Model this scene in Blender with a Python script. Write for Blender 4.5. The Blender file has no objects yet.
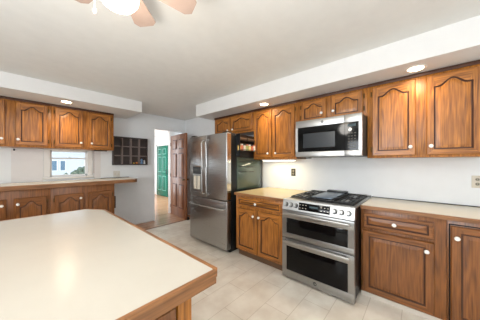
import bpy, bmesh, math, random
from mathutils import Vector, Matrix
random.seed(4)
S = bpy.context.scene
COL = S.collection
R = math.radians
PI = math.pi

# ------------------------------------------------------------ camera, world, light, exposure
cam = bpy.data.objects.new('camera', bpy.data.cameras.new('camera')); COL.objects.link(cam)
cam.location = (0, 0, 1.34); cam.rotation_euler = (R(90), 0, R(-48.155))
cam.data.sensor_width = 36; cam.data.lens = 201/480*36; cam.data.shift_y = 2.6/480
cam.data.clip_start = .02
S.camera = cam
S.view_settings.view_transform = 'Standard'; S.view_settings.look = 'None'
S.view_settings.gamma = 1; S.view_settings.use_curve_mapping = False
S.view_settings.exposure = 0.44

W = bpy.data.worlds.new('world'); S.world = W; W.use_nodes = True
bg = W.node_tree.nodes['Background']; bg.inputs[0].default_value = (.80, .90, 1, 1); bg.inputs[1].default_value = 1.9

def area(name, loc, rot, sx, sy, watts, color, spread=180):
    l = bpy.data.lights.new(name, 'AREA'); l.shape = 'RECTANGLE'; l.size = sx; l.size_y = sy
    l.energy = watts; l.color = color; l.spread = R(spread)
    o = bpy.data.objects.new(name, l); COL.objects.link(o); o.location = loc; o.rotation_euler = rot
    return o
WARM = (1, .78, .54); DAY = (.86, .93, 1.0)
area('daylight_back_window', (-.1, -2.33, 1.35), (R(-90), 0, 0), 1.9, 1.9, 44, DAY)
area('daylight_left_window', (-2.53, 1.0, 1.45), (0, R(-90), 0), 1.2, 1.5, 60, (.92, .96, 1.0))
area('daylight_hall_window', (2.07, 7.0, 1.3), (0, R(-90), 0), 1.9, 2.2, 56, (.95, .97, 1))
area('added_bounce_fill', (-.5, -.3, 1.75), (R(180), 0, 0), 1.5, 1.5, 42, (.98, .99, 1))  # unseen fill lamp, added to brighten the room off the ceiling

# ------------------------------------------------------------ materials
def nodes(name):
    m = bpy.data.materials.new(name); m.use_nodes = True
    n = m.node_tree; b = n.nodes['Principled BSDF']
    return m, n, b
def lin(c):
    return tuple(((v/255)/12.92 if v/255 <= .04045 else ((v/255+.055)/1.055)**2.4) for v in c) + (1,)
def plain(name, c, rough=.5, metal=0, emit=0, emitc=None, coat=0, var=.04, bump=0, trans=0):
    m, n, b = nodes(name); L = n.links.new
    b.inputs['Roughness'].default_value = rough; b.inputs['Metallic'].default_value = metal
    b.inputs['Coat Weight'].default_value = coat; b.inputs['Transmission Weight'].default_value = trans
    tc = n.nodes.new('ShaderNodeTexCoord'); ns = n.nodes.new('ShaderNodeTexNoise'); ns.inputs['Scale'].default_value = 9
    ns.inputs['Detail'].default_value = 4
    L(tc.outputs['Object'], ns.inputs['Vector'])
    r = n.nodes.new('ShaderNodeValToRGB'); L(ns.outputs['Fac'], r.inputs[0]); c = lin(c)
    r.color_ramp.elements[0].position = .3; r.color_ramp.elements[1].position = .7
    r.color_ramp.elements[0].color = tuple(v*(1-var) for v in c[:3])+(1,)
    r.color_ramp.elements[1].color = tuple(min(1, v*(1+var)) for v in c[:3])+(1,)
    L(r.outputs[0], b.inputs['Base Color'])
    if emit:
        b.inputs['Emission Color'].default_value = lin(emitc or (255, 255, 255)); b.inputs['Emission Strength'].default_value = emit
    if bump:
        n2 = n.nodes.new('ShaderNodeTexNoise'); n2.inputs['Scale'].default_value = 160; L(tc.outputs['Object'], n2.inputs['Vector'])
        bp = n.nodes.new('ShaderNodeBump'); bp.inputs['Strength'].default_value = bump; bp.inputs['Distance'].default_value = .002
        L(n2.outputs['Fac'], bp.inputs['Height']); L(bp.outputs[0], b.inputs['Normal'])
    return m
def wood(name, axis, light, dark, rough=.34, scale=1.0):
    """oak: long pores and soft cathedral figure running along one axis of the piece"""
    m, n, b = nodes(name); L = n.links.new
    tc = n.nodes.new('ShaderNodeTexCoord')
    def mp(sl, sc):
        k = n.nodes.new('ShaderNodeMapping'); v = [sc, sc, sc]; v[axis] = sl; k.inputs['Scale'].default_value = v
        L(tc.outputs['Object'], k.inputs['Vector']); return k
    a = mp(1.2*scale, 12*scale)
    f = n.nodes.new('ShaderNodeTexNoise'); f.inputs['Scale'].default_value = 1; f.inputs['Detail'].default_value = 2
    L(a.outputs[0], f.inputs['Vector'])
    mt = n.nodes.new('ShaderNodeMath'); mt.operation = 'MULTIPLY'; mt.inputs[1].default_value = 40; L(f.outputs['Fac'], mt.inputs[0])
    sn = n.nodes.new('ShaderNodeMath'); sn.operation = 'SINE'; L(mt.outputs[0], sn.inputs[0])
    mr = n.nodes.new('ShaderNodeMapRange'); mr.inputs[1].default_value = -1; mr.inputs[2].default_value = 1; L(sn.outputs[0], mr.inputs[0])
    g = mp(5*scale, 110*scale)
    p = n.nodes.new('ShaderNodeTexNoise'); p.inputs['Scale'].default_value = 1; p.inputs['Detail'].default_value = 3; L(g.outputs[0], p.inputs['Vector'])
    big = n.nodes.new('ShaderNodeTexNoise'); big.inputs['Scale'].default_value = 3.0; L(tc.outputs['Object'], big.inputs['Vector'])
    m1 = n.nodes.new('ShaderNodeMix'); m1.inputs[0].default_value = .82; L(mr.outputs[0], m1.inputs[2]); L(p.outputs['Fac'], m1.inputs[3])
    m2 = n.nodes.new('ShaderNodeMix'); m2.inputs[0].default_value = .18; L(m1.outputs[0], m2.inputs[2]); L(big.outputs['Fac'], m2.inputs[3])
    r = n.nodes.new('ShaderNodeValToRGB'); r.color_ramp.elements[0].position = .27; r.color_ramp.elements[1].position = .66
    r.color_ramp.elements[0].color = lin(dark); r.color_ramp.elements[1].color = lin(light)
    L(m2.outputs[0], r.inputs[0]); L(r.outputs[0], b.inputs['Base Color'])
    b.inputs['Roughness'].default_value = rough
    bp = n.nodes.new('ShaderNodeBump'); bp.inputs['Strength'].default_value = .25; bp.inputs['Distance'].default_value = .001
    L(p.outputs['Fac'], bp.inputs['Height']); L(bp.outputs[0], b.inputs['Normal'])
    return m
OAKL, OAKD = (190, 122, 50), (98, 54, 18)
M = {}
M['oak_v'] = wood('oak_upright', 2, OAKL, OAKD)
M['oak_h'] = wood('oak_across', 0, OAKL, OAKD)
M['oak_y'] = wood('oak_depth', 1, OAKL, OAKD)
SHADL, SHADD = (142, 88, 42), (86, 48, 20)  # same oak darkened: shade on the low cabinets put into the colour
M['shaded_v'] = wood('shaded_oak_upright', 2, SHADL, SHADD)
M['shaded_h'] = wood('shaded_oak_across', 0, SHADL, SHADD)
M['oak_stain_shade'] = plain('oak_stain_and_gap_shade', (72, 38, 18), .5)  # stain in the grooves; on door sides it paints the gap shade
M['oak_edge'] = wood('counter_edge_oak_x', 0, (156, 106, 64), (98, 62, 34), .4)
M['oak_edge_y'] = wood('counter_edge_oak_y', 1, (156, 106, 64), (98, 62, 34), .4)
M['oak_dark'] = wood('dark_stained_oak', 2, (140, 90, 50), (96, 56, 28), .4)
M['mahogany'] = wood('reddish_door_wood', 2, (158, 102, 66), (104, 60, 36), .35)
M['laminate'] = plain('cream_laminate', (192, 186, 174), .22, var=.012)
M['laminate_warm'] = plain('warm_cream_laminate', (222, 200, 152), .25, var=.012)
M['laminate_pale'] = plain('pale_cream_laminate', (222, 212, 188), .18, var=.012)
M['paint'] = plain('wall_paint', (232, 234, 235), .75, var=.012, bump=.1)
M['soffit'] = plain('soffit_paint', (222, 221, 219), .7, var=.01)
M['ceil'] = plain('ceiling_paint', (226, 226, 223), .6, var=.02)
M['trim'] = plain('white_trim_paint', (228, 226, 222), .45, var=.01)
M['splash'] = plain('backsplash_panel', (222, 218, 216), .35, var=.01)
M['white'] = plain('white_ceramic', (245, 242, 236), .2, var=.01)
M['black'] = plain('black_plastic', (20, 20, 22), .35)
M['iron'] = plain('cast_iron', (24, 25, 28), .5, bump=.3)
M['glassblk'] = plain('black_glass', (10, 10, 11), .07)
M['darkgrey'] = plain('dark_grey_enamel', (52, 54, 56), .35)
M['griddle'] = plain('grey_griddle', (118, 132, 148), .3, metal=.5)
M['rack'] = plain('dark_brown_stain', (64, 54, 50), .55)
M['plate'] = plain('beige_plate', (206, 198, 182), .4)
M['plategrey'] = plain('bronze_plate', (66, 62, 54), .4, metal=.3)
M['toe'] = plain('white_toe_board', (214, 206, 194), .5)
M['toe_dark'] = plain('brown_toe_board', (112, 84, 62), .6)
M['brass'] = plain('antique_brass', (96, 72, 40), .4, metal=.8)
M['teal'] = plain('teal_door_paint', (24, 100, 82), .2, var=.02)
M['greenglass'] = plain('green_glass_board', (70, 84, 74), .10, coat=.6, var=.05)
M['chrome'] = plain('chrome', (220, 220, 222), .12, metal=1)
M['glow'] = plain('lamp_glow', (255, 240, 220), .5, emit=14, emitc=(255, 226, 186))
M['globe'] = plain('globe_glow', (255, 244, 230), .4, emit=7, emitc=(255, 232, 202))
M['strip'] = plain('strip_glow', (255, 244, 220), .4, emit=5, emitc=(255, 244, 214))
M['blade'] = plain('pickled_blade_wood', (172, 150, 138), .45, var=.08)
M['bush'] = plain('bush_leaves', (92, 112, 92), .8, var=.3)
M['siding'] = plain('pale_siding', (206, 210, 214), .8)
M['winblue'] = plain('house_window_glass', (90, 120, 140), .2)
M['ground'] = plain('pale_ground', (214, 216, 214), .9)
def col(name, c, **k):
    if name not in M: M[name] = plain(name, c, **k)
    return M[name]
M['glassblk'].node_tree.nodes['Principled BSDF'].inputs['Specular IOR Level'].default_value = .2
# brushed steel
def steel(name, axis, c=(178, 176, 172), rough=.3):
    m, n, b = nodes(name); L = n.links.new
    tc = n.nodes.new('ShaderNodeTexCoord'); k = n.nodes.new('ShaderNodeMapping'); v = [400, 400, 400]; v[axis] = 3; k.inputs['Scale'].default_value = v
    L(tc.outputs['Object'], k.inputs['Vector']); t = n.nodes.new('ShaderNodeTexNoise'); t.inputs['Scale'].default_value = 1; L(k.outputs[0], t.inputs['Vector'])
    r = n.nodes.new('ShaderNodeMapRange'); r.inputs[3].default_value = rough-.06; r.inputs[4].default_value = rough+.08
    L(t.outputs['Fac'], r.inputs[0]); L(r.outputs[0], b.inputs['Roughness'])
    b.inputs['Base Color'].default_value = lin(c); b.inputs['Metallic'].default_value = 1
    b.inputs['Anisotropic'].default_value = .4
    return m
M['steel'] = steel('brushed_steel', 0, (162, 162, 161), .34)
M['gloss'] = plain('shiny_steel', (226, 224, 220), .12, metal=1)
M['sidegrey'] = plain('fridge_side_enamel', (24, 26, 27), .3)
M['steel_f'] = steel('brushed_steel_fridge', 0, (172, 172, 172), .28)
M['steel_hi'] = steel('polished_steel', 0, (182, 182, 180), .36)
# window glass
m, n, b = nodes('window_glass'); out = n.nodes['Material Output']
tr = n.nodes.new('ShaderNodeBsdfTransparent'); gl = n.nodes.new('ShaderNodeBsdfGlossy'); gl.inputs['Roughness'].default_value = .03
mx = n.nodes.new('ShaderNodeMixShader'); mx.inputs[0].default_value = .06
n.links.new(tr.outputs[0], mx.inputs[1]); n.links.new(gl.outputs[0], mx.inputs[2]); n.links.new(mx.outputs[0], out.inputs[0]); M['glass'] = m
# floor tile
m, n, b = nodes('floor_tile'); L = n.links.new
tc = n.nodes.new('ShaderNodeTexCoord'); mp = n.nodes.new('ShaderNodeMapping'); mp.inputs['Location'].default_value = (.21, -.12, 0)
br = n.nodes.new('ShaderNodeTexBrick'); br.offset = .5; br.inputs['Scale'].default_value = 1
br.inputs['Brick Width'].default_value = .60; br.inputs['Row Height'].default_value = .245
br.inputs['Mortar Size'].default_value = .0035; br.inputs['Mortar Smooth'].default_value = .3
br.inputs['Color1'].default_value = lin((243, 237, 226)); br.inputs['Color2'].default_value = lin((237, 229, 215)); br.inputs['Mortar'].default_value = lin((216, 206, 190))
L(tc.outputs['Object'], mp.inputs['Vector']); L(mp.outputs[0], br.inputs['Vector'])
ns = n.nodes.new('ShaderNodeTexNoise'); ns.inputs['Scale'].default_value = 5; ns.inputs['Detail'].default_value = 6; L(tc.outputs['Object'], ns.inputs['Vector'])
rr = n.nodes.new('ShaderNodeValToRGB'); rr.color_ramp.elements[0].position = .35; rr.color_ramp.elements[1].position = .65
rr.color_ramp.elements[0].color = lin((236, 232, 228)); rr.color_ramp.elements[1].color = (1, 1, 1, 1); L(ns.outputs['Fac'], rr.inputs[0])
mu = n.nodes.new('ShaderNodeMix'); mu.data_type = 'RGBA'; mu.blend_type = 'MULTIPLY'; mu.inputs[0].default_value = 1
L(br.outputs['Color'], mu.inputs[6]); L(rr.outputs[0], mu.inputs[7]); L(mu.outputs[2], b.inputs['Base Color'])
b.inputs['Roughness'].default_value = .36
bp = n.nodes.new('ShaderNodeBump'); bp.inputs['Strength'].default_value = .3; bp.inputs['Distance'].default_value = .002; bp.invert = True
L(br.outputs['Fac'], bp.inputs['Height']); L(bp.outputs[0], b.inputs['Normal']); M['tile'] = m
# plank floor
m, n, b = nodes('plank_floor'); L = n.links.new
tc = n.nodes.new('ShaderNodeTexCoord'); br = n.nodes.new('ShaderNodeTexBrick'); br.inputs['Scale'].default_value = 1
br.inputs['Brick Width'].default_value = .9; br.inputs['Row Height'].default_value = .06; br.inputs['Mortar Size'].default_value = .001
br.inputs['Color1'].default_value = lin((196, 152, 116)); br.inputs['Color2'].default_value = lin((176, 130, 96)); br.inputs['Mortar'].default_value = lin((128, 90, 62))
L(tc.outputs['Object'], br.inputs['Vector']); L(br.outputs['Color'], b.inputs['Base Color']); b.inputs['Roughness'].default_value = .22; M['plank'] = m

# ------------------------------------------------------------ mesh helpers
class MB:
    def __init__(s): s.bm = bmesh.new(); s.mats = []
    def mi(s, m):
        if m not in s.mats: s.mats.append(m)
        return s.mats.index(m)
    def _add(s, vs, m, bev=0, seg=2):
        fs = {f for v in vs for f in v.link_faces}
        i = s.mi(m)
        for f in fs: f.material_index = i
        if bev:
            es = list({e for f in fs for e in f.edges})
            r = bmesh.ops.bevel(s.bm, geom=es, offset=bev, segments=seg, affect='EDGES', profile=.5)
            for f in r['faces']: f.material_index = i
        return s
    def box(s, x0, x1, y0, y1, z0, z1, m, bev=0, seg=2, mat4=None):
        r = bmesh.ops.create_cube(s.bm, size=1)
        for v in r['verts']:
            v.co = Vector(((x0+x1)/2 + v.co.x*(x1-x0), (y0+y1)/2 + v.co.y*(y1-y0), (z0+z1)/2 + v.co.z*(z1-z0)))
            if mat4: v.co = mat4 @ v.co
        return s._add(r['verts'], m, bev, seg)
    def cyl(s, p, q, r0, m, r1=None, n=24, bev=0):
        p, q = Vector(p), Vector(q); d = q-p; r1 = r0 if r1 is None else r1
        r = bmesh.ops.create_cone(s.bm, cap_ends=True, segments=n, radius1=r0, radius2=r1, depth=d.length)
        T = Matrix.Translation((p+q)/2) @ d.to_track_quat('Z', 'Y').to_matrix().to_4x4()
        for v in r['verts']: v.co = T @ v.co
        s._add(r['verts'], m)
        if bev:
            fs = {f for v in r['verts'] for f in v.link_faces}
            es = [e for e in {e for f in fs for e in f.edges} if any(len(f.verts) > 4 for f in e.link_faces)]
            i = s.mi(m); rr = bmesh.ops.bevel(s.bm, geom=es, offset=bev, segments=2, affect='EDGES')
            for f in rr['faces']: f.material_index = i
        for v in s.bm.verts:
            pass
        return s
    def lathe(s, prof, m, c=(0, 0, 0), ax='z', n=28):
        i = s.mi(m); rings = []
        for (r, h) in prof:
            ring = []
            for k in range(n):
                a = 2*PI*k/n; u, w = r*math.cos(a), r*math.sin(a)
                co = {'z': (u, w, h), 'y': (u, h, w), 'x': (h, u, w)}[ax]
                ring.append(s.bm.verts.new(Vector(c)+Vector(co)))
            rings.append(ring)
        for a, b_ in zip(rings, rings[1:]):
            for k in range(n):
                f = s.bm.faces.new((a[k], a[(k+1) % n], b_[(k+1) % n], b_[k])); f.material_index = i
        for ring in (rings[0], rings[-1]):
            f = s.bm.faces.new(ring); f.material_index = i
        return s
    def tube(s, pts, r, m, n=10, closed=False):
        i = s.mi(m); pts = [Vector(p) for p in pts]; rings = []
        up = Vector((0, 0, 1))
        for k, p in enumerate(pts):
            t = (pts[min(k+1, len(pts)-1)]-pts[max(k-1, 0)]).normalized()
            a = t.cross(up)
            if a.length < 1e-3: a = t.cross(Vector((1, 0, 0)))
            a.normalize(); b_ = t.cross(a)
            rings.append([s.bm.verts.new(p + r*(math.cos(2*PI*j/n)*a + math.sin(2*PI*j/n)*b_)) for j in range(n)])
        for a, b_ in zip(rings, rings[1:]):
            for j in range(n):
                s.bm.faces.new((a[j], a[(j+1) % n], b_[(j+1) % n], b_[j])).material_index = i
        for ring in (rings[0], rings[-1]): s.bm.faces.new(ring).material_index = i
        return s
    def prism(s, pts, z0, z1, m, bev=0, mside=None, sidefn=None, T=None):
        i = s.mi(m)
        a = [s.bm.verts.new((x, y, z0)) for x, y in pts]; b_ = [s.bm.verts.new((x, y, z1)) for x, y in pts]
        if T is not None:
            for v in a+b_: v.co = T @ v.co
        fb = s.bm.faces.new(a[::-1]); ft = s.bm.faces.new(b_); fb.material_index = ft.material_index = i
        n = len(pts)
        for k in range(n):
            f = s.bm.faces.new((a[k], a[(k+1) % n], b_[(k+1) % n], b_[k]))
            f.material_index = i if mside is None else s.mi(mside)
        if bev: bmesh.ops.bevel(s.bm, geom=list(ft.edges)+list(fb.edges), offset=bev, segments=2, affect='EDGES')
        return s
    def build(s, name, parent=None, smooth=True, loc=None):
        bmesh.ops.recalc_face_normals(s.bm, faces=s.bm.faces)
        me = bpy.data.meshes.new(name); s.bm.to_mesh(me); s.bm.free()
        for m in s.mats: me.materials.append(m)
        o = bpy.data.objects.new(name, me); COL.objects.link(o)
        if parent: o.parent = parent
        if loc: o.location = loc
        if smooth:
            for p in me.polygons: p.use_smooth = True
            me.set_sharp_from_angle(angle=R(32))
        return o
def tag(o, label=None, cat=None, group=None, kind=None):
    if label: o['label'] = label
    if cat: o['category'] = cat
    if group: o['group'] = group
    if kind: o['kind'] = kind
    return o
def thing(name, loc, rz, label, cat, group=None):
    o = bpy.data.objects.new(name, None); COL.objects.link(o); o.location = loc; o.rotation_euler = (0, 0, rz)
    o.empty_display_size = .1
    return tag(o, label, cat, group)
def struct(name, mb, **k):
    o = mb.build(name, smooth=False, **k); o['kind'] = 'structure'; return o
def copy_tree(o, parent=None):
    c = o.copy(); COL.objects.link(c)
    if parent: c.parent = parent
    for ch in list(o.children): copy_tree(ch, c)
    return c

# ------------------------------------------------------------ the room
ZC = 2.444; XW = 2.97; YW = 4.59; XL = -2.6; YB = -2.4
struct('floor', MB().box(XL-.12, XW+.12, YB-.12, 4.08, -.1, 0, M['tile']))
struct('floor_wood', MB().box(XL-.12, 4.1, 4.08, 9.5, -.1, 0, M['plank']))
struct('ceiling', MB().box(XL-.12, XW+.12, YB-.12, YW+.12, ZC, ZC+.1, M['ceil']))
struct('wall_right', MB().box(XW, XW+.12, YB, YW+.12, 0, ZC, M['paint']))
w = MB(); WX0, WX1, WZ0, WZ1 = .385, .885, 1.10, 1.545
w.box(XL-.12, WX0, YW, YW+.12, 0, ZC, M['paint']); w.box(WX1, 2.153, YW, YW+.12, 0, ZC, M['paint'])
w.box(WX0, WX1, YW, YW+.12, 0, WZ0, M['paint']); w.box(WX0, WX1, YW, YW+.12, WZ1, ZC, M['paint'])
w.box(2.153, 2.945, YW, YW+.12, 2.13, ZC, M['paint']); w.box(2.945, XW, YW, YW+.12, 0, ZC, M['paint'])
struct('wall_far', w)
# left and back walls, with the windows the daylight comes in by
w = MB(); w.box(XL-.12, XL, YB, .2, 0, ZC, M['paint']); w.box(XL-.12, XL, 1.8, YW, 0, ZC, M['paint'])
w.box(XL-.12, XL, .2, 1.8, 0, .85, M['paint']); w.box(XL-.12, XL, .2, 1.8, 2.1, ZC, M['paint']); struct('wall_left', w)
w = MB(); w.box(XL, -1.1, YB-.12, YB, 0, ZC, M['paint']); w.box(.9, XW, YB-.12, YB, 0, ZC, M['paint'])
w.box(-1.1, .9, YB-.12, YB, 0, .35, M['paint']); w.box(-1.1, .9, YB-.12, YB, 2.35, ZC, M['paint']); struct('wall_back', w)
w = MB()
w.box(-1.1, .9, YB-.1, YB-.04, .35, .42, M['trim']).box(-1.1, .9, YB-.1, YB-.04, 2.28, 2.35, M['trim'])
for x in (-1.1, -.135, .83): w.box(x, x+.07, YB-.1, YB-.04, .42, 2.28, M['trim'])
w.box(-1.1, .9, YB-.075, YB-.068, .4, 2.3, M['glass']); struct('window_2', w)
w = MB()
w.box(XL-.1, XL-.04, .2, 1.8, .85, .92, M['trim']).box(XL-.1, XL-.04, .2, 1.8, 2.03, 2.1, M['trim'])
for y in (.2, .965, 1.73): w.box(XL-.1, XL-.04, y, y+.07, .92, 2.03, M['trim'])
w.box(XL-.075, XL-.068, .22, 1.78, .9, 2.05, M['glass']); struct('window_3', w)
# soffits
struct('trim_1', MB().box(2.318, XW, YB, 3.214, 2.222, ZC, M['soffit']))
struct('trim_2', MB().box(XL, 1.536, 3.767, YW, 2.255, ZC, M['soffit']))
# hall beyond the opening
struct('ceiling_hall', MB().box(1.95, 4.1, YW+.12, 9.5, ZC, ZC+.1, M['trim']))
w = MB(); w.box(1.95, 2.05, YW+.12, 6.0, 0, ZC, M['paint']); w.box(1.95, 2.05, 8.0, 9.5, 0, ZC, M['paint'])
w.box(1.95, 2.05, 6.0, 8.0, 0, .3, M['paint']); w.box(1.95, 2.05, 6.0, 8.0, 2.3, ZC, M['paint']); struct('wall_hall_left', w)
struct('wall_hall_right', MB().box(3.97, 4.1, YW+.12, 9.5, 0, ZC, M['paint']))
struct('wall_hall_end', MB().box(1.95, 4.1, 9.4, 9.5, 0, ZC, M['paint']))
struct('wall_hall_partition', MB().box(2.735, 3.97, 4.93, 5.03, 0, ZC, M['trim']))
w = MB().box(3.945, 3.97, YW+.13, 7.2, 0, .1, M['trim']).box(3.945, 3.97, 8.25, 9.39, 0, .1, M['trim']); struct('baseboard_hall', w)
struct('baseboard_far', MB().box(1.17, 2.15, YW-.012, YW, 0, .03, M['trim'], .003))
struct('trim_3', MB().box(1.2, 2.97, 4.06, 4.10, 0, .006, M['oak_edge']))
# window over the counter
w = MB(); y0 = YW-.018
w.box(.305, WX0, y0, YW, WZ0-.03, WZ1+.03, M['trim'], .004).box(WX1, .962, y0, YW, WZ0-.03, WZ1+.03, M['trim'], .004)
w.box(.305, .945, y0-.002, YW, WZ1, WZ1+.05, M['trim'], .004)
win = struct('window_1', w)
def part(name, mb, parent, label=None):
    o = mb.build(name, parent); 
    if label: o['label'] = label
    return o
part('window_sill', MB().box(.295, .975, YW-.045, YW+.02, WZ0-.035, WZ0-.003, M['trim'], .005), win)
f = MB(); yy = YW+.03
f.box(WX0, WX0+.022, yy, yy+.04, WZ0, WZ1, M['trim']).box(WX1-.022, WX1, yy, yy+.04, WZ0, WZ1, M['trim'])
f.box(WX0, WX1, yy, yy+.04, WZ0, WZ0+.03, M['trim']).box(WX0, WX1, yy, yy+.04, WZ1-.02, WZ1, M['trim'])
f.box(WX0+.02, WX1-.02, yy-.01, yy+.03, 1.40, 1.425, M['trim'])
f.box((WX0+WX1)/2-.02, (WX0+WX1)/2+.02, yy-.022, yy-.008, 1.42, 1.435, M['chrome'])
part('sash', f, win)
part('glass', MB().box(WX0+.01, WX1-.01, yy+.018, yy+.022, WZ0+.01, WZ1-.01, M['glass']), win)
part('blind_cord', MB().tube([(.985, YW-.01, 1.56), (.985, YW-.012, 1.3), (.985, YW-.01, 1.14)], .003, col('cord_pink', (190, 150, 140))), win)
# backsplash panels
tag(MB().box(-.045, .30, YW-.007, YW-.001, 1.036, 1.56, M['splash']).build('backsplash_panel', smooth=False), 'plain pinkish white wall panel between the far counter and the cabinets, left of the window', 'wall panel')
tag(MB().box(.99, 1.093, YW-.007, YW-.001, 1.036, 1.56, M['splash']).build('backsplash_panel', smooth=False), 'narrow pinkish white wall panel just right of the small window', 'wall panel')

# ------------------------------------------------------------ outside the small window
tag(MB().box(-30, 30, 5.2, 60, -.6, -.5, M['ground']).build('lawn', smooth=False), 'pale ground outside the small window', 'ground')['kind'] = 'structure'
h = thing('neighbor_house', (2.2, 17, -.5), 0, 'pale neighbouring house seen through the small kitchen window', 'house')
b_ = MB().box(-3.6, 3.6, 0, 5, 0, 3.0, M['siding'])
for k in range(14): b_.box(-3.6, 3.6, -.02, 0, k*.2+.17, k*.2+.2, M['siding'])
part('wall', b_, h)
rf = MB(); rf.prism([(-.4, 2.95), (5.4, 2.95), (2.5, 4.4)], -3.9, 3.9, col('roof_grey', (176, 180, 186)), T=Matrix(((0, 0, 1, 0), (1, 0, 0, 0), (0, 1, 0, 0), (0, 0, 0, 1)))); part('roof', rf, h)
for x in (-.75, -.35, .9, 1.5): 
    o = part('window', MB().box(x, x+.32, -.05, 0, 1.3, 2.0, M['trim']), h)
    part('pane', MB().box(x+.05, x+.27, -.06, -.045, 1.35, 1.95, M['winblue']), o)
def bush(x, y, r, label, g, hc=.7):
    bm = MB(); c = MB()
    for k in range(130):
        a, e = random.uniform(0, 2*PI), random.uniform(-.3, PI/2); q = r*random.uniform(.75, 1.05)
        p = Vector((q*math.cos(a)*math.cos(e), q*math.sin(a)*math.cos(e), hc+q*math.sin(e)*.9))
        rr = bmesh.ops.create_icosphere(bm.bm, subdivisions=1, radius=random.uniform(.05, .11))
        for v in rr['verts']: v.co = v.co*random.uniform(.7, 1.3) + p
        bm._add(rr['verts'], M['bush'])
    t = thing('bush', (x, y, -.5), 0, label, 'bush', g)
    part('foliage', bm, t); part('stem', MB().cyl((0, 0, 0), (0, 0, hc), .05, M['oak_dark'], .03, 8), t)
bush(1.08, 8.6, .26, 'low grey-green bush outside, centred in the small window', 'bushes outside', 1.15)
bush(2.15, 11.5, .5, 'second grey-green bush outside, farther off at the right of the small window', 'bushes outside', 1.15)

# ------------------------------------------------------------ cabinets
def loop_arch(x0, x1, z0, z1, rise, n=20):
    """inner outline: bottom, right, top with an ogee arch, left; always the same number of points"""
    P = []
    for k in range(4): P.append((x0+(x1-x0)*k/4, z0))
    for k in range(4): P.append((x1, z0+(z1-rise-z0)*k/4))
    for k in range(n):
        s = 1-2*k/n; h_ = 0 if abs(s) > .8 else .5*(1+math.cos(PI*s/.8))
        P.append(((x0+x1)/2+s*(x1-x0)/2, z1-rise+rise*h_))
    for k in range(4): P.append((x0, z1-rise-(z1-rise-z0)*k/4))
    return P
def loop_rect(x0, x1, z0, z1, n=20):
    P = []
    for k in range(4): P.append((x0+(x1-x0)*k/4, z0))
    for k in range(4): P.append((x1, z0+(z1-z0)*k/4))
    for k in range(n): P.append((x1-(x1-x0)*k/n, z1))
    for k in range(4): P.append((x0, z1-(z1-z0)*k/4))
    return P
def panel_door(mb, x0, x1, z0, z1, y, t=.02, st=.055, rise=0, mv=None, mh=None, gr=None, toprail=None, flat=False):
    """framed raised-panel door whose back lies at y and front at y-t"""
    mv = mv or M['oak_v']; mh = mh or M['oak_h']; gr = gr or M['oak_stain_shade']; tr_ = toprail or st*.9
    bm = mb.bm
    ix0, ix1, iz0, iz1 = x0+st, x1-st, z0+st, z1-tr_
    def A(d, yy): return [bm.verts.new((p[0], yy, p[1])) for p in loop_arch(ix0+d, ix1-d, iz0+d, iz1-d, rise)]
    def B(d, yy): return [bm.verts.new((p[0], yy, p[1])) for p in loop_rect(x0+d, x1-d, z0+d, z1-d)]
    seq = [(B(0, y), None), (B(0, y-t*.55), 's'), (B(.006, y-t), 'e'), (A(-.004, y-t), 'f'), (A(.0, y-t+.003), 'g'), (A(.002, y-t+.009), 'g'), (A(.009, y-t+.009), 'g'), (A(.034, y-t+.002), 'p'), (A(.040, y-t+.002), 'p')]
    for (a, _), (b2, kind) in zip(seq, seq[1:]):
        n = len(a)
        for k in range(n):
            k2 = (k+1) % n; f = bm.faces.new((a[k], a[k2], b2[k2], b2[k]))
            c = f.calc_center_median()
            if kind in 'gs': m = gr  # 's' faces, the door sides: shade of the gaps put into the colour
            elif kind in 'ef': m = mh if (ix0 < c.x < ix1 and (4 > k or 8 <= k < 28)) else mv
            else: m = mv
            f.material_index = mb.mi(m)
    f = bm.faces.new(seq[-1][0]); f.material_index = mb.mi(mv)
    bm.faces.new(seq[0][0][::-1]).material_index = mb.mi(mv)
    return mb
def knob(parent, x, z, y, r=.017):
    k = MB().lathe([(.006, 0), (.006, -.012), (r, -.018), (r*1.02, -.024), (r*.7, -.031), (.002, -.033)], M['white'], (x, y, z), 'y', 20)
    return part('knob', k, parent, 'white ceramic knob')
def hinges(parent, x, zs, y):
    for z in zs:
        part('hinge', MB().box(x-.007, x+.007, y-.008, y+.001, z-.028, z+.028, M['brass'], .002).cyl((x, y-.008, z-.02), (x, y-.008, z+.02), .004, M['brass'], n=8), parent, 'antique brass hinge')
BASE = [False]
def V_(): return M['shaded_v'] if BASE[0] else M['oak_v']
def H_(): return M['shaded_h'] if BASE[0] else M['oak_h']
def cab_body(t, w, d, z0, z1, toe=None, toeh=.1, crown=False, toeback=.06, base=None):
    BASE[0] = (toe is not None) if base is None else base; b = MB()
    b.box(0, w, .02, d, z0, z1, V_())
    # face frame: two stiles, rails
    b.box(0, w, 0, .0195, z0, z1, V_(), .002)
    if crown: b.box(0, w, -.014, -.001, z1-.034, z1, M['oak_stain_shade'], .003)
    o = part('body', b, t)
    if toe: part('toe_kick', MB().box(.0, w, toeback, toeback+.015, 0, toeh, toe), t)
    return o
def door(t, x0, x1, z0, z1, kx, kz, rise=.05, hx=None, st=.055):
    o = part('door', panel_door(MB(), x0, x1, z0, z1, -.001, rise=rise, st=st, mv=V_(), mh=H_()), t)
    if kx is not None: knob(o, kx, kz, -.021)
    if hx is not None: hinges(o, hx, (z0+.07, z1-.07), -.010)
    return o
def drawer(t, x0, x1, z0, z1, kx, kz, st=.022):
    mb = MB()
    mb.box(x0, x1, -.012, -.001, z0, z1, H_(), .003)
    panel_door(mb, x0+.008, x1-.008, z0+.008, z1-.008, -.012, t=.010, st=st, mv=H_(), mh=H_())
    o = part('drawer', mb, t); knob(o, kx, kz, -.022); return o
RR = R(-90)
XU = 2.65
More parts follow.
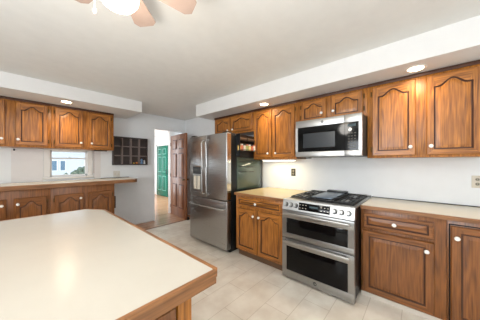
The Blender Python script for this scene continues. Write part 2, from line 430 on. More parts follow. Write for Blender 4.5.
def RC(name, Y0, X, z, label, cat, g): return thing(name, (X, Y0, z), RR, label, cat, g)
g_up = 'upper cabinets along the range wall'
# right upper pair
Z0 = 1.392
c = RC('wall_cabinet', .443, XU, Z0, 'large oak wall cabinet right of the microwave, with two tall arched doors', 'cabinet', g_up)
cab_body(c, .866, .318, 0, 2.218-Z0, crown=True)
door(c, .048, .411, .022, .772, .372, .105, .06, .040); door(c, .489, .838, .022, .772, .521, .105, .06, .846)
# over microwave
Z0 = 1.866
c = RC('wall_cabinet', 1.297, XU, Z0, 'short oak wall cabinet directly above the microwave, with two small arched doors', 'cabinet', g_up)
cab_body(c, .852, .318, 0, 2.218-Z0, crown=True)
door(c, .073, .408, .02, .30, .355, .112, .05, .065, .05); door(c, .468, .815, .02, .30, .498, .112, .05, .823, .05)
# mid upper
Z0 = 1.392
c = RC('wall_cabinet', 2.065, XU, Z0, 'tall oak wall cabinet between the fridge and the microwave, with two narrow arched doors', 'cabinet', g_up)
cab_body(c, .766, .318, 0, 2.218-Z0, crown=True)
door(c, .02, .360, .03, .772, .30, .09, .06, None); door(c, .370, .744, .03, .772, .440, .09, .06, .752)
# over fridge
Z0 = 1.862
c = RC('wall_cabinet', 3.049, XU, Z0, 'short oak wall cabinet above the refrigerator, with two small arched doors', 'cabinet', g_up)
cab_body(c, .982, .318, 0, 2.218-Z0, crown=True)
door(c, .045, .434, .03, .305, .395, .075, .045, None, .05); door(c, .473, .950, .03, .305, .52, .075, .045, None, .05)
# base between fridge and range
c = RC('base_cabinet', 1.99, 2.14, 0, 'oak base cabinet between fridge and range, one drawer over two arched doors', 'cabinet', 'base cabinets along the range wall')
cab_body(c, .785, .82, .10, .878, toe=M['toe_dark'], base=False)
drawer(c, .042, .750, .728, .850, .375, .790)
door(c, .02, .385, .120, .700, .335, .622, .055); door(c, .398, .768, .120, .700, .430, .622, .055)
# right base
c = RC('base_cabinet', .446, 2.34, 0, 'oak base cabinet right beside the range, one drawer over one square-panelled door', 'cabinet', 'base cabinets along the range wall')
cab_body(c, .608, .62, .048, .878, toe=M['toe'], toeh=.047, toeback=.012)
drawer(c, .018, .536, .690, .842, .270, .768, .03)
door(c, .014, .537, .060, .668, .488, .590, 0, .008, .06)
c = RC('base_cabinet', -.165, 2.34, 0, 'oak base cabinet at the right edge of the photo, with one full-height door', 'cabinet', 'base cabinets along the range wall')
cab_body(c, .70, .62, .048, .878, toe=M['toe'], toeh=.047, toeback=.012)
part('gap_shade_strip', MB().box(.008, .016, -.003, .0, .06, .848, M['glassblk']).box(.016, .45, -.003, 0, .840, .848, M['glassblk']), c, 'dark strip painted in for the shaded gap beside the door')  # black strip puts the gap's shade into the colour
door(c, .018, .44, .060, .834, .052, .745, 0, None, .06)
# far wall
def FC(name, X0, Y, z, label, cat, g): return thing(name, (X0, Y, z), 0, label, cat, g)
Z0 = 1.566
for X0, w_, lab, ds in ((-.52, .889, 'oak wall cabinet at the left edge of the photo, above the far counter', ((.10, .423, .392, 'l'), (.52, .852, .543, 'r'))),
                        (.372, .853, 'oak wall cabinet hanging above the small window, with two arched doors', ((.039, .390, .362, 'l'), (.459, .804, .51, 'r')))):
    c = FC('wall_cabinet', X0, 4.272, Z0, lab, 'cabinet', 'wall cabinets over the far counter')
    cab_body(c, w_, .312, 0, 2.253-Z0, crown=True)
    for (a, b2, k, s) in ds: door(c, a, b2, .025, .640, k, .105, .06, (a-.008 if s == 'l' else b2+.008))
for X0, w_, lab, ds in ((-.52, .860, 'oak base cabinet at the left edge of the photo, under the far counter', ((.10, .440, .402, 'l'), (.505, .821, .54, 'r'))),
                        (.342, .818, 'oak base cabinet below the small window, at the open end of the far counter', ((.04, .384, .342, 'l'), (.442, .775, .785, 'r')))):
    c = FC('base_cabinet', X0, 4.0, 0, lab, 'cabinet', 'base cabinets under the far counter')
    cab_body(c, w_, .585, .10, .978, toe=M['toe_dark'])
    for i, (a, b2, k, s) in enumerate(ds):
        door(c, a, b2, .125, .862, k if not (i == 1 and X0 > 0) else None, .785, .07, (a-.008 if s == 'l' else b2+.008))

# ------------------------------------------------------------ counters
def counter(name, pts, z0, z1, label, edge_sides, lam='laminate', T=None, band=.018, cat='countertop'):
    """laminate slab with an oak band round the sides named in edge_sides (list of point runs)"""
    t = thing(name, (pts[0][0], pts[0][1], z0), 0, label, cat)
    o = Vector((pts[0][0], pts[0][1]))
    P = [(x-o.x, y-o.y) for x, y in pts]
    part('top', MB().prism(P, 0, z1-z0, M[lam]), t, 'cream laminate top')
    e = MB()
    for run in edge_sides:
        for (ax, ay), (bx, by) in zip(run, run[1:]):
            a = Vector((ax-o.x, ay-o.y)); b2 = Vector((bx-o.x, by-o.y)); d = (b2-a).normalized(); nrm = Vector((d.y, -d.x))
            ext = band*.5
            q = [a-d*0, b2+d*0, b2+d*0+nrm*band, a-d*0+nrm*band]
            m = M['oak_edge'] if abs(d.x) > abs(d.y) else M['oak_edge_y']
            e.prism([(v.x, v.y) for v in q], -.006, z1-z0+.0005, m)
        for k in range(1, len(run)-1):
            a = Vector(run[k-1])-o; p = Vector(run[k])-o; c_ = Vector(run[k+1])-o
            d1 = (p-a).normalized(); d2 = (c_-p).normalized(); n1 = Vector((d1.y, -d1.x)); n2 = Vector((d2.y, -d2.x))
            mid = (n1+n2).normalized()*band/max(.4, math.cos(n1.angle(n2)/2))
            e.prism([(p.x, p.y), (p.x+n1.x*band, p.y+n1.y*band), (p.x+mid.x, p.y+mid.y), (p.x+n2.x*band, p.y+n2.y*band)], -.006, z1-z0+.0005, M['oak_edge'])
    part('oak_edge', e, t, 'rounded oak edge band')
    return t
# outlines run anticlockwise so the outside is to the right of each run
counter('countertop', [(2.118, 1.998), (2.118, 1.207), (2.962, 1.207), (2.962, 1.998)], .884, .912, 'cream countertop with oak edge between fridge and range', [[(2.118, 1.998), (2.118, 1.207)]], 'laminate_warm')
counter('countertop', [(2.330, .446), (2.330, -.87), (2.962, -.87), (2.962, .446)], .884, .912, 'long cream countertop with oak edge right of the range', [[(2.330, .446), (2.330, -.87)]], 'laminate_pale')
arc = [(1.44+.10*math.sin(a), 4.065-.10*math.cos(a)) for a in [R(v) for v in range(0, 91, 15)]]
tail = [(1.56, 4.3), (1.575, 4.585)]
counter('countertop', [(-.6, 3.965)] + arc + tail + [(-.6, 4.585)], .981, 1.033, 'cream countertop with oak edge along the far wall, rounded at its open end', [[(-.6, 3.965)] + arc + tail], 'laminate_pale')
struct('trim_4', MB().box(2.955, 2.969, -.87, .446, .913, .920, M['darkgrey']))
struct('trim_5', MB().box(.99, 1.60, YW-.006, YW-.001, 1.034, 1.042, M['darkgrey']))

# island
isl = thing('kitchen_island', (.47, .68, 0), 0, 'large kitchen island in the foreground with a cream top and oak edge', 'kitchen island')
ox, oy = .47, .68
x1, yn, yf, xn = .520, .606, 2.235, -1.15
P = [(xn, yn), (x1-.004, yn), (x1, yn+.004), (x1, yf-.14), (x1-.10, yf), (xn, yf)]
P = [(x-ox, y-oy) for x, y in P]
part('top', MB().prism(P, .872, .92, M['laminate']), isl, 'cream laminate top')
e = MB(); run = P; band = .018
for k in range(len(P)-1):
    a = Vector(P[k]); b2 = Vector(P[k+1]); d = (b2-a).normalized(); nr = Vector((d.y, -d.x))
    m = M['oak_edge'] if abs(d.x) > abs(d.y) else M['oak_edge_y']
    for (o0, z0_, z1_) in ((0, .897, .9205), (-.004, .870, .897)):
        q = [a+nr*(o0), b2+nr*(o0), b2+nr*(o0+band), a+nr*(o0+band)]
        e.prism([(v.x, v.y) for v in q], z0_, z1_, m)
        if k < len(P)-2:
            c_ = Vector(P[k+2]); d2 = (c_-b2).normalized(); n2 = Vector((d2.y, -d2.x)); mid = (nr+n2).normalized()*band/math.cos(nr.angle(n2)/2)
            bb = b2 + (nr+n2).normalized()*o0
            e.prism([(v.x, v.y) for v in (bb, bb+nr*band, bb+mid, bb+n2*band)], z0_, z1_, m)
part('oak_edge', e, isl, 'oak edge band with a moulding under it')
def ib(mb, x0, x1, y0, y1, z0, z1, m, bev=0): mb.box(x0-ox, x1-ox, y0-oy, y1-oy, z0, z1, m, bev); return mb
bX, bY = .47, .68
b_ = MB(); ib(b_, xn+.06, bX-.02, bY+.02, 2.12, .09, .872, M['oak_dark']); ib(b_, xn+.08, bX-.06, bY+.06, 2.08, 0, .09, M['toe_dark'])
part('body', b_, isl)
for (xa, ya) in ((bX-.06, bY), (bX-.06, 2.08)): part('corner_post', ib(MB(), xa, xa+.06, ya, ya+.06, .09, .872, M['oak_v'], .003), isl)
p_ = MB()
for k in range(3):
    xr = bX-.06-.50*k
    panel_door(p_, xr-.46-ox, xr-ox-.005, .12, .80, bY+.019-oy, rise=0, mv=M['oak_dark'], mh=M['oak_dark'])
part('end_panel', p_, isl, 'framed oak panels on the near side')

# ------------------------------------------------------------ refrigerator (local x right, -y out)
fr = thing('refrigerator', (2.034, 2.992, 0), RR, 'stainless steel french-door refrigerator with bottom freezer drawer', 'refrigerator')
FW = .911
part('body', MB().box(.004, FW-.004, .098, .89, .035, 1.755, M['sidegrey'], .006).box(.03, FW-.03, .10, .85, 0, .035, M['black'])
     .box(.01, FW-.01, .05, .2, 1.755, 1.785, M['darkgrey'], .004), fr)
ZS = .775
def fdoor(name, x0, x1, z0, z1): return part(name, MB().box(x0, x1, 0, .093, z0, z1, M['steel_f'], .010, 3), fr)
ld = MB().box(.0, 0.4535, 0, .093, ZS+.006, 1.78, M['steel_f'], .010, 3)
ld = part('door', ld, fr); rd = fdoor('door', .4575, FW, ZS+.006, 1.78); part('door_edge', MB().box(FW+.0002, FW+.002, .010, .088, ZS+.02, 1.765, M['gloss']), rd, 'smooth shiny door edge'); fz = fdoor('freezer_drawer', 0, FW, .06, ZS-.006)
def vhandle(p, x):
    part('handle', MB().tube([(x, -.002, .84), (x, -.045, .845), (x, -.058, .88), (x, -.060, 1.27), (x, -.058, 1.66), (x, -.045, 1.695), (x, -.002, 1.70)], .0105, M['steel_hi'], 12), p, 'tubular steel handle')
vhandle(ld, .405); vhandle(rd, .512)
part('handle', MB().tube([(.04, -.002, .655), (.04, -.048, .655), (.06, -.06, .655), (.455, -.064, .655), (.85, -.06, .655), (.87, -.048, .655), (.87, -.002, .655)], .0105, M['steel_hi'], 12), fz, 'long steel bar handle')
d_ = MB().box(.085, .335, -.004, .0, .83, 1.29, M['steel_f'], .0015)
d_.box(.10, .32, -.007, -.004, 1.15, 1.27, M['darkgrey'], .001)
disp = part('dispenser', d_, ld)
d_ = MB().box(.10, .32, -.0065, -.004, .845, 1.14, M['steel']).box(.125, .20, -.014, -.0065, .90, 1.12, M['plate'], .003).box(.225, .295, -.014, -.0065, .90, 1.12, M['plate'], .003).box(.10, .32, -.02, -.004, .84, .855, M['steel'], .002)
part('dispenser_recess', d_, disp, 'ice and water recess with pale paddles')
part('hinge_cover', MB().box(.80, .90, .02, .12, 1.783, 1.80, M['black'], .004), fr); part('hinge_cover', MB().box(.01, .11, .02, .12, 1.783, 1.80, M['black'], .004), fr)
# on the fridge's side: rack of jars and glass board (fridge side at world Y 2.085)
FY = 2.085
rk = thing('spice_rack', (2.46, FY, 1.42), 0, 'black magnetic spice rack holding small jars on the side of the refrigerator', 'rack')
part('back_plate', MB().box(-.22, .30, -.008, -.001, .02, .355, M['black'], .002), rk)
for z in (.10, .255):
    part('shelf', MB().box(-.2145, .2945, -.072, -.0085, z, z+.006, M['black']), rk); part('rail', MB().cyl((-.2145, -.075, z+.02), (.2945, -.075, z+.02), .003, M['black'], n=8), rk)
for x in (-.22, .295): part('side_plate', MB().box(x, x+.005, -.078, -.0085, .02, .355, M['black']), rk)
cols = [(224, 186, 110), (206, 120, 90), (230, 220, 200), (160, 166, 110), (226, 204, 140), (190, 110, 84), (235, 232, 220), (214, 160, 96)]
names_ = ['yellow', 'red', 'white', 'green', 'pale yellow', 'brick red', 'cream', 'orange']
for k in range(8):
    x = 2.26+.062*k
    j = thing('spice_jar', (x, FY-.042, 1.527), 0, f'small spice jar with {names_[k]} contents on the rack beside the refrigerator', 'jar', 'spice jars on the refrigerator side rack')
    part('jar', MB().lathe([(.02, 0), (.024, .004), (.024, .07), (.018, .08)], col('spice_%d' % k, cols[k], rough=.2), n=14), j)
    part('lid', MB().lathe([(.020, .08), (.020, .098), (.018, .10)], col('lid_%d' % (k % 3), [(206, 130, 110), (230, 230, 230), (60, 60, 60)][k % 3]), n=14), j)
for k in range(2):
    tag(MB().box(0, .17, -.03, 0, 0, .045, M['steel'], .006).build('storage_tin', loc=(2.27+.20*k, FY-.02, 1.682)), ('left' if k == 0 else 'right') + ' flat grey tin on the top shelf of the spice rack', 'tin', 'grey tins on the spice rack')
gb = thing('glass_board', (2.46, FY, .92), 0, 'glossy grey-green glass board on the side of the refrigerator behind the counter', 'board')
part('panel', MB().box(-.21, .40, -.010, -.001, .0, .50, M['greenglass'], .002), gb)
mk = MB()
for (x, z, l) in ((-.17, .44, .16), (.03, .455, .2), (-.15, .36, .10), (-.02, .35, .22), (-.16, .28, .2), (.08, .27, .13)):
    mk.tube([(x+l*q/8, -.0125, z+.008*math.sin(q*2.3)) for q in range(9)], .004, M['darkgrey'], 6)
part('marker_strokes', mk, gb, 'dark handwritten strokes')

# ------------------------------------------------------------ range
rg = thing('kitchen_range', (2.087, 1.2035, 0), RR, 'stainless steel double-oven gas range between the base cabinets', 'stove')
RW = .752
part('body', MB().box(.006, RW-.006, .05, .865, .03, .895, M['black'], .003).box(.03, RW-.03, .08, .8, 0, .03, M['black']), rg)
part('cooktop', MB().box(.0, RW, .075, .868, .896, .916, M['steel'], .004).box(.03, RW-.03, .12, .83, .916, .919, M['iron'], .001), rg)
# control panel (tilted face)
cp = MB(); T = Matrix(((0, 0, 1, 0), (1, 0, 0, 0), (0, 1, 0, 0), (0, 0, 0, 1)))
cp.prism([(.0, .800), (.074, .800), (.074, .914), (.030, .914)], 0, RW, M['steel_hi'], T=T)
cp_o = part('control_panel', cp, rg)
sl = math.atan2(.030, .114); 
def on_panel(x, z): return Vector((x, (z-.800)/.114*.030, z))
TP = lambda x, z: Matrix.Translation(on_panel(x, z)) @ Matrix.Rotation(-sl, 4, 'X')
part('display', MB().box(-.165, .165, -.004, .0, -.040, .040, M['glassblk'], .001, mat4=TP(.365, .857)), cp_o, 'black touch display')
tx = MB()
for k in range(10):
    for j in range(2):
        if 3 <= k <= 6: continue
        part('display_mark', MB().box(-.006, .006, -.0055, -.004, -.003, .003, M['plate'], mat4=TP(.365-.15+.033*k, .840+.032*j)), cp_o)
tx.box(-.045, .045, -.0055, -.004, -.010, .010, col('display_teal', (52, 72, 78)), mat4=TP(.365, .862))
part('display_clock', tx, cp_o)
for x in (.045, .105, .165, .575, .638, .700):
    k_ = MB(); mt = TP(x, .857)
    k_.cyl(mt @ Vector((0, 0, 0)), mt @ Vector((0, -.012, 0)), .026, M['darkgrey'], .024, 20)
    k_.cyl(mt @ Vector((0, -.010, 0)), mt @ Vector((0, -.042, 0)), .021, M['steel_hi'], .018, 20, .002)
    k_.box(-.004, .004, -.05, -.04, -.018, .018, M['steel_hi'], .001, mat4=mt)
    part('knob', k_, cp_o, 'round steel burner knob')
def oven_door(z0, z1, gz0, gz1, hz):
    o = MB()
    # steel frame round a glass window
    o.box(0, RW, .0, .045, z0, gz0, M['steel'], .003).box(0, RW, .0, .045, gz1, z1, M['steel'], .003)
    o.box(0, .055, .0, .045, gz0, gz1, M['steel']).box(RW-.055, RW, .0, .045, gz0, gz1, M['steel'])
    o = part('oven_door', o, rg)
    part('door_window', MB().box(.0551, RW-.0551, .003, .04, gz0+.0001, gz1-.0001, M['glassblk'], .001), o, 'black glass oven window')
    part('handle', MB().box(.03, RW-.03, -.052, -.030, hz-.014, hz+.014, M['steel_hi'], .009, 3).box(.045, .065, -.036, .0, hz-.010, hz+.010, M['steel_hi'], .002).box(RW-.065, RW-.045, -.036, .0, hz-.010, hz+.010, M['steel_hi'], .002), o, 'steel bar handle')
    return o
oven_door(.478, .792, .535, .705, .762)
lo = oven_door(.028, .470, .112, .385, .446)
# maker's round badge on the lower door
def text_mesh(s, size, name, mat, parent, loc, rot, ext=.0006):
    cu = bpy.data.curves.new(name, 'FONT'); cu.body = s; cu.size = size; cu.extrude = ext; cu.align_x = 'CENTER'; cu.align_y = 'CENTER'; cu.shear = .25
    tmp = bpy.data.objects.new(name, cu); COL.objects.link(tmp); dg = bpy.context.evaluated_depsgraph_get()
    me = bpy.data.meshes.new_from_object(tmp.evaluated_get(dg)); bpy.data.objects.remove(tmp)
    me.materials.clear(); me.materials.append(mat)
    o = bpy.data.objects.new(name, me); COL.objects.link(o); o.parent = parent; o.location = loc; o.rotation_euler = rot; return o
bd = part('badge', MB().lathe([(.019, -.0), (.019, -.003), (.017, -.0035)], M['darkgrey'], (.385, -.0, .072), 'y', 24), lo)
text_mesh('GE', .022, 'badge_letters', M['steel_hi'], bd, (.385, -.0045, .072), (R(90), 0, 0))
# grates
def grate(x0, x1, y0, y1):
    g = MB(); zt, zb = .940, .929; r = .005
    for x in (x0, x1): g.box(x-r, x+r, y0, y1, zb, zt, M['iron'], .002)
    for y in (y0, (y0+y1)/2, y1): g.box(x0, x1, y-r, y+r, zb, zt, M['iron'], .002)
    n = 4
    for k in range(1, n): x = x0+(x1-x0)*k/n; g.box(x-r*.8, x+r*.8, y0, y1, zb, zt-.001, M['iron'], .002)
    for x in (x0, x1):
        for y in (y0, y1): g.cyl((x, y, .919), (x, y, zb+.002), .007, M['iron'], n=8)
    part('grate', g, rg, 'black cast-iron grate')
grate(.045, .245, .15, .80); grate(.510, .710, .15, .80); grate(.255, .500, .15, .80)
for (x, y) in ((.145, .30), (.145, .64), (.61, .30), (.61, .64)):
    part('burner', MB().lathe([(.05, .919), (.05, .925), (.036, .928), (.036, .934), (.02, .936)], M['steel'], (x, y, 0), 'z', 20), rg, 'round gas burner')
gd = MB().box(.265, .490, .20, .70, .941, .950, M['griddle'], .003); part('griddle', gd, rg, 'smooth grey-blue griddle plate over the centre burners')
part('backguard', MB().box(.0, RW, .845, .868, .916, .935, M['steel'], .003).box(.25, .50, .76, .84, .941, .965, M['darkgrey'], .008), rg)

# ------------------------------------------------------------ microwave
mw = thing('microwave', (2.40, 1.190, 1.412), RR, 'stainless steel over-range microwave with black glass door', 'microwave')
MW_, MH = .742, .450
part('body', MB().box(.004, MW_-.004, .04, .56, .004, MH, M['darkgrey'], .004).box(.02, MW_-.02, .08, .5, 0, .005, M['black']), mw)
dd = MB(); xs = .575
dd.box(0, xs, 0, .038, 0, .062, M['steel_hi'], .004).box(0, xs, 0, .038, .365, MH, M['steel_hi'], .004).box(0, .03, 0, .038, .062, .365, M['steel_hi'])
dd = part('door', dd, mw)
part('door_window', MB().box(.0301, xs, .004, .036, .0621, .3649, M['glassblk']).box(.10, xs-.10, .0032, .004, .11, .285, col('mw_screen', (44, 48, 52), rough=.25)), dd, 'black glass window')
cpn = part('control_panel', MB().box(xs+.003, MW_, 0, .038, 0, .062, M['steel_hi'], .004).box(xs+.003, MW_, 0, .038, .365, MH, M['steel_hi'], .004).box(MW_-.03, MW_, 0, .038, .062, .365, M['steel_hi']).box(xs+.003, MW_-.0301, .004, .036, .0621, .3649, M['glassblk']), mw)
kk = MB(); kk.box(xs+.03, xs+.11, .002, .004, .318, .345, col('display_teal', (52, 72, 78))); part('clock_display', kk, cpn)
part('dial', MB().cyl((xs+.055, .004, .285), (xs+.055, -.002, .285), .017, M['white'], n=18), cpn, 'round white dial')
for i in range(3):
    for j in range(6): part('button', MB().box(xs+.033+.03*i, xs+.050+.03*i, .002, .004, .09+.03*j, .100+.03*j, M['plategrey']), cpn)
bd = part('badge', MB().lathe([(.015, 0), (.015, -.003), (.013, -.0035)], M['darkgrey'], (.335, 0, .408), 'y', 24), dd)
text_mesh('GE', .017, 'badge_letters', M['steel_hi'], bd, (.335, -.0045, .408), (R(90), 0, 0))

# ------------------------------------------------------------ lamps
def spot(name, loc, watts, color, ang=120, blend=.6, size=.05, tgt=None):
    l = bpy.data.lights.new(name, 'SPOT'); l.energy = watts; l.color = color; l.spot_size = R(ang); l.spot_blend = blend; l.shadow_soft_size = size
    o = bpy.data.objects.new(name, l); COL.objects.link(o); o.location = loc; return o
def can(x, y, z, label, watts, sx=1.0):
    t = thing('recessed_light', (x, y, z), 0, label, 'light', 'recessed lights in the soffits')
    part('trim_ring', MB().lathe([(.058, -.001), (.080, -.001), (.082, -.004), (.078, -.008), (.060, -.006), (.058, -.003)], M['white'], n=32), t)
    part('bulb', MB().lathe([(.057, -.0012), (.057, -.004), (.03, -.008), (.002, -.009)], M['glow'], n=24), t, 'glowing bulb')
    l = spot('recessed_lamp_light', (x, y, z-.03), watts, WARM, 160, 1.0, .09); return t
can(.51, 3.96, 2.255, 'recessed warm light in the soffit above the far wall cabinets', 22)
can(2.50, 1.75, 2.222, 'recessed warm light in the soffit nearer the refrigerator', 15)
can(2.50, .03, 2.222, 'recessed warm light in the soffit above the large right-hand cabinet', 16)
ul = thing('under_cabinet_light', (2.72, 1.95, 1.392), RR, 'lit strip light under the cabinet left of the microwave', 'light')
part('housing', MB().box(0, .58, 0, .09, -.022, -.001, M['white'], .003), ul)
part('tube', MB().box(.02, .56, .01, .08, -.027, -.022, M['strip']), ul, 'glowing tube')
l = area('under_cabinet_glow', (2.765, 1.66, 1.36), (0, 0, 0), .06, .52, 1.1, (1, .86, .52))
tag(MB().box(0, .20, 0, .06, -.02, -.001, M['black'], .003).build('under_cabinet_light', loc=(.93, 4.30, 1.566)), 'unlit black strip light under the cabinet over the small window', 'light')
tag(MB().box(-.05, .02, 0, .20, -.012, 0, M['black'], .003).build('under_cabinet_light', loc=(2.72, 1.12, 1.408)), 'thin black vent light under the microwave', 'light')

# ceiling fan
FX, FYc = .345, 1.13
fan = thing('ceiling_fan', (FX, FYc, 2.20), 0, 'ceiling fan with pale wood blades and a lit white globe', 'ceiling fan')
part('motor', MB().lathe([(.09, .243), (.10, .22), (.105, .14), (.115, .12), (.115, .08), (.09, .06), (.05, .05), (.05, .02)], M['white'], n=32), fan)
part('globe', MB().lathe([(.06, .05), (.085, .035), (.097, .0), (.092, -.035), (.07, -.065), (.03, -.082), (.002, -.086)], M['globe'], n=32), fan, 'glowing white glass globe')
for k in range(6):
    a = R(-12+60*k); Tm = Matrix.Rotation(a, 4, 'Z') @ Matrix.Translation((0, 0, .10)) @ Matrix.Rotation(R(-8), 4, 'X')
    bl = MB().prism([(.13, -.045), (.37, -.070), (.402, -.045), (.407, .045), (.37, .070), (.13, .045)], -.003, .003, M['blade'], T=Tm)
    o = part('blade', bl, fan, 'pale wood fan blade')
    part('blade_arm', MB().box(.10, .20, -.012, .012, .0035, .008, M['white'], .001, mat4=Tm), o)
ch = MB().tube([(-.075, .085, .06), (-.08, .09, -.02), (-.08, .09, -.08)], .002, M['white'], 6)
ch.lathe([(.002, -.08), (.007, -.085), (.009, -.10), (.002, -.108)], M['white'], (-.08, .09, 0), n=12); part('pull_chain', ch, fan)
l = bpy.data.lights.new('fan_lamp', 'POINT'); l.energy = 10; l.color = (1, .95, .88); l.shadow_soft_size = .11
o = bpy.data.objects.new('fan_lamp', l); COL.objects.link(o); o.location = (FX, FYc, 2.02)

# ------------------------------------------------------------ wall shelf with trinkets
sx0, sx1, sz0, sz1 = 1.285, 1.955, 1.29, 1.865; yb = YW-.001; yf_ = YW-.09
sh = thing('wall_shelf', (sx0, yb, sz0), 0, 'dark brown wooden cubby shelf with twelve compartments on the far wall', 'shelf')
SWd, SH = sx1-sx0, sz1-sz0
part('frame', MB().box(0, SWd, -.09, -.008, 0, .022, M['rack'], .002).box(0, SWd, -.09, -.008, SH-.022, SH, M['rack'], .002).box(0, .02, -.09, -.008, .022, SH-.022, M['rack']).box(SWd-.02, SWd, -.09, -.008, .022, SH-.022, M['rack']), sh)
part('back_panel', MB().box(0, SWd, -.008, 0, 0, SH, M['rack']), sh)
for k in range(1, 3): part('shelf_board', MB().box(.02, SWd-.02, -.086, -.008, SH*k/3-.008, SH*k/3+.008, col('rack_light', (132, 116, 110))), sh)
for k in range(1, 4): 
    for j in range(3): part('divider', MB().box(SWd*k/4-.009, SWd*k/4+.009, -.084, -.008, .022 + (SH*j/3-.013 if j else 0), SH*(j+1)/3-.009, M['rack_light']), sh)
zb = sz0+.0225
def trinket(name, x, prof, c, label):
    tag(MB().lathe(prof, col('c_'+name+str(x), c), n=14).build(name, loc=(x, YW-.05, zb)), label, 'ornament', None)
trinket('figurine', 1.84, [(.025, 0), (.028, .01), (.018, .05), (.022, .075), (.016, .10), (.002, .112)], (112, 150, 190), 'small blue figurine in the bottom right compartment of the wall shelf')
trinket('figurine', 1.90, [(.018, 0), (.02, .01), (.014, .05), (.016, .07), (.002, .085)], (225, 225, 225), 'small white figurine in the bottom right compartment of the wall shelf')
trinket('toy_ball', 1.74, [(.004, 0), (.02, .008), (.024, .022), (.018, .036), (.003, .042)], (216, 130, 60), 'small orange ball in the bottom row of the wall shelf')
trinket('toy_ball', 1.68, [(.004, 0), (.015, .006), (.018, .016), (.014, .027), (.003, .032)], (210, 180, 70), 'tiny yellow ball in the bottom row of the wall shelf')

# plates, hooks
def outlet(loc, rz, label, mp, w=.075, h_=.118):
    t = thing('outlet', loc, rz, label, 'outlet')
    part('cover_plate', MB().box(-w/2, w/2, -.006, -.0005, -h_/2, h_/2, mp, .002), t)
    for z in (-.022, .022):
        s_ = MB().cyl((0, -.006, z), (0, -.0085, z), .0155, col('socket_ivory', (150, 142, 126)), n=20)
        s_.box(-.008, -.005, -.0092, -.008, z-.006, z+.006, M['black']).box(.005, .008, -.0092, -.008, z-.006, z+.006, M['black'])
        part('socket', s_, t)
outlet((XW, 1.51, 1.185), RR, 'grey-brown outlet on the wall above the counter left of the range', M['plategrey'])
outlet((XW, -.412, 1.155), RR, 'beige outlet on the wall above the long counter, at the right edge of the photo', M['plate'])
t = thing('switch_plate', (1.37, YW, 1.112), 0, 'pale switch plate on the far wall just above the counter end', 'switch')
part('cover_plate', MB().box(-.06, .06, -.006, -.0005, -.06, .06, col('plate_white', (214, 210, 202)), .002), t)
for x in (-.03, .03): part('toggle', MB().box(x-.008, x+.008, -.014, -.006, -.016, .016, M['plate'], .002), t)
tag(MB().box(-.010, .010, -.008, -.0005, -.014, .014, M['black'], .002).lathe([(.004, -.008), (.004, -.02), (.008, -.024), (.002, -.027)], M['black'], (0, 0, -.004), 'y', 12).build('wall_hook', loc=(-.015, YW-.007, 1.535)), 'small black hook on the panel under the left wall cabinet', 'hook')
tag(MB().tube([(.0005, 0, 0), (.006, 0, -.003), (.012, 0, .0), (.014, 0, .010)], .002, M['brass'], 6).build('wall_hook', loc=(1.163, 4.06, .790)), 'small brass hook on the end of the far base cabinet', 'hook')
hb = thing('hanging_brush', (1.1605, 4.06, .80), 0, 'slim black brush hanging on the end of the far base cabinet', 'brush')
part('loop', MB().tube([(.010, .0, -.008), (.010, .010, -.02), (.012, .010, -.045), (.014, .0, -.06), (.012, -.010, -.045), (.010, -.010, -.02), (.010, 0, -.008)], .002, M['chrome'], 8), hb)
part('handle', MB().box(.0, .032, -.020, .020, -.27, -.055, M['black'], .006, 3), hb)

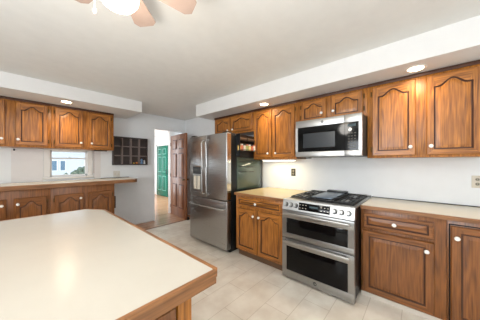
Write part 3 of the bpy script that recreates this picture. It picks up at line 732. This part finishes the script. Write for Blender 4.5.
# ------------------------------------------------------------ doors
def six_panel(mb, w_, h_, t, m, groove):
    """six raised panels on both faces of a slab: x 0..w, y 0..t, z 0..h"""
    mb.box(0, w_, 0, t, 0, h_, m, .002)
    cw = (w_-.12*2-.10)/2
    for c0 in (.12, .12+cw+.10):
        for (z0, z1) in ((.22, .80), (.95, 1.56), (1.66, h_-.12)):
            for side in (0, 1):
                yb_ = -.0 if side == 0 else t
                sgn = -1 if side == 0 else 1
                mb.box(c0, c0+cw, yb_+(sgn*.0015 if sgn < 0 else 0), yb_+(0 if sgn < 0 else sgn*.0015), z0, z1, groove)
                a = .022; q = sorted((yb_+sgn*.0015, yb_+sgn*.010)); mb.box(c0+a, c0+cw-a, q[0], q[1], z0+a, z1-a, m, .006, 2)
    return mb
wd = thing('wooden_door', (2.722, 4.88, .012), 0, 'open reddish-brown six-panel door in the opening beside the refrigerator', 'door')
ang = math.atan2(4.02-4.88, 2.632-2.722); wd.rotation_euler = (0, 0, ang)
part('leaf', six_panel(MB(), .845, 2.02, .035, M['mahogany'], col('door_groove', (84, 36, 22))), wd)
for side in (-1, 1):
    y = -.0 if side < 0 else .035
    part('door_knob', MB().lathe([(.022, 0), (.022, side*.006), (.009, side*.010), (.009, side*.03), (.026, side*.04), (.026, side*.055), (.01, side*.062)], M['brass'], (.785, y, .93), 'y', 18), wd)
for z in (.2, 1.0, 1.8): part('hinge', MB().cyl((-.004, -.004, z-.04), (-.004, -.004, z+.04), .006, M['brass'], n=10), wd)
tag(MB().box(0, .05, 0, .03, 0, .07, M['black'], .008).build('door_stop', loc=(2.665, 4.02, 0)), 'small black wedge on the floor by the open wooden door', 'door stop')
td = thing('teal_door', (3.955, 8.16, .01), R(-90), 'teal green six-panel front door at the far end of the hall', 'door')
# hinge side away from us; the leaf lies against the hall wall
part('leaf', six_panel(MB(), .89, 2.0, .04, M['teal'], col('teal_groove_highlight', (110, 170, 156))), td)  # pale grooves paint in the highlights round the panels
td.location = (3.915, 8.16, .01)
hw = MB().box(.82, .86, -.012, -.0005, .86, 1.08, M['black'], .004).tube([(.84, -.01, 1.05), (.84, -.05, 1.03), (.84, -.05, .93), (.84, -.01, .90)], .008, M['black'], 8)
hw.lathe([(.028, 0), (.028, -.014), (.012, -.022)], M['black'], (.84, -.0, 1.16), 'y', 16); part('door_handle', hw, td, 'black handle set')
struct('trim_6', MB().box(3.94, 3.97, 7.17, 7.255, 0, 2.1, M['trim']).box(3.94, 3.97, 8.18, 8.25, 0, 2.1, M['trim']).box(3.94, 3.97, 7.17, 8.25, 2.03, 2.12, M['trim']))
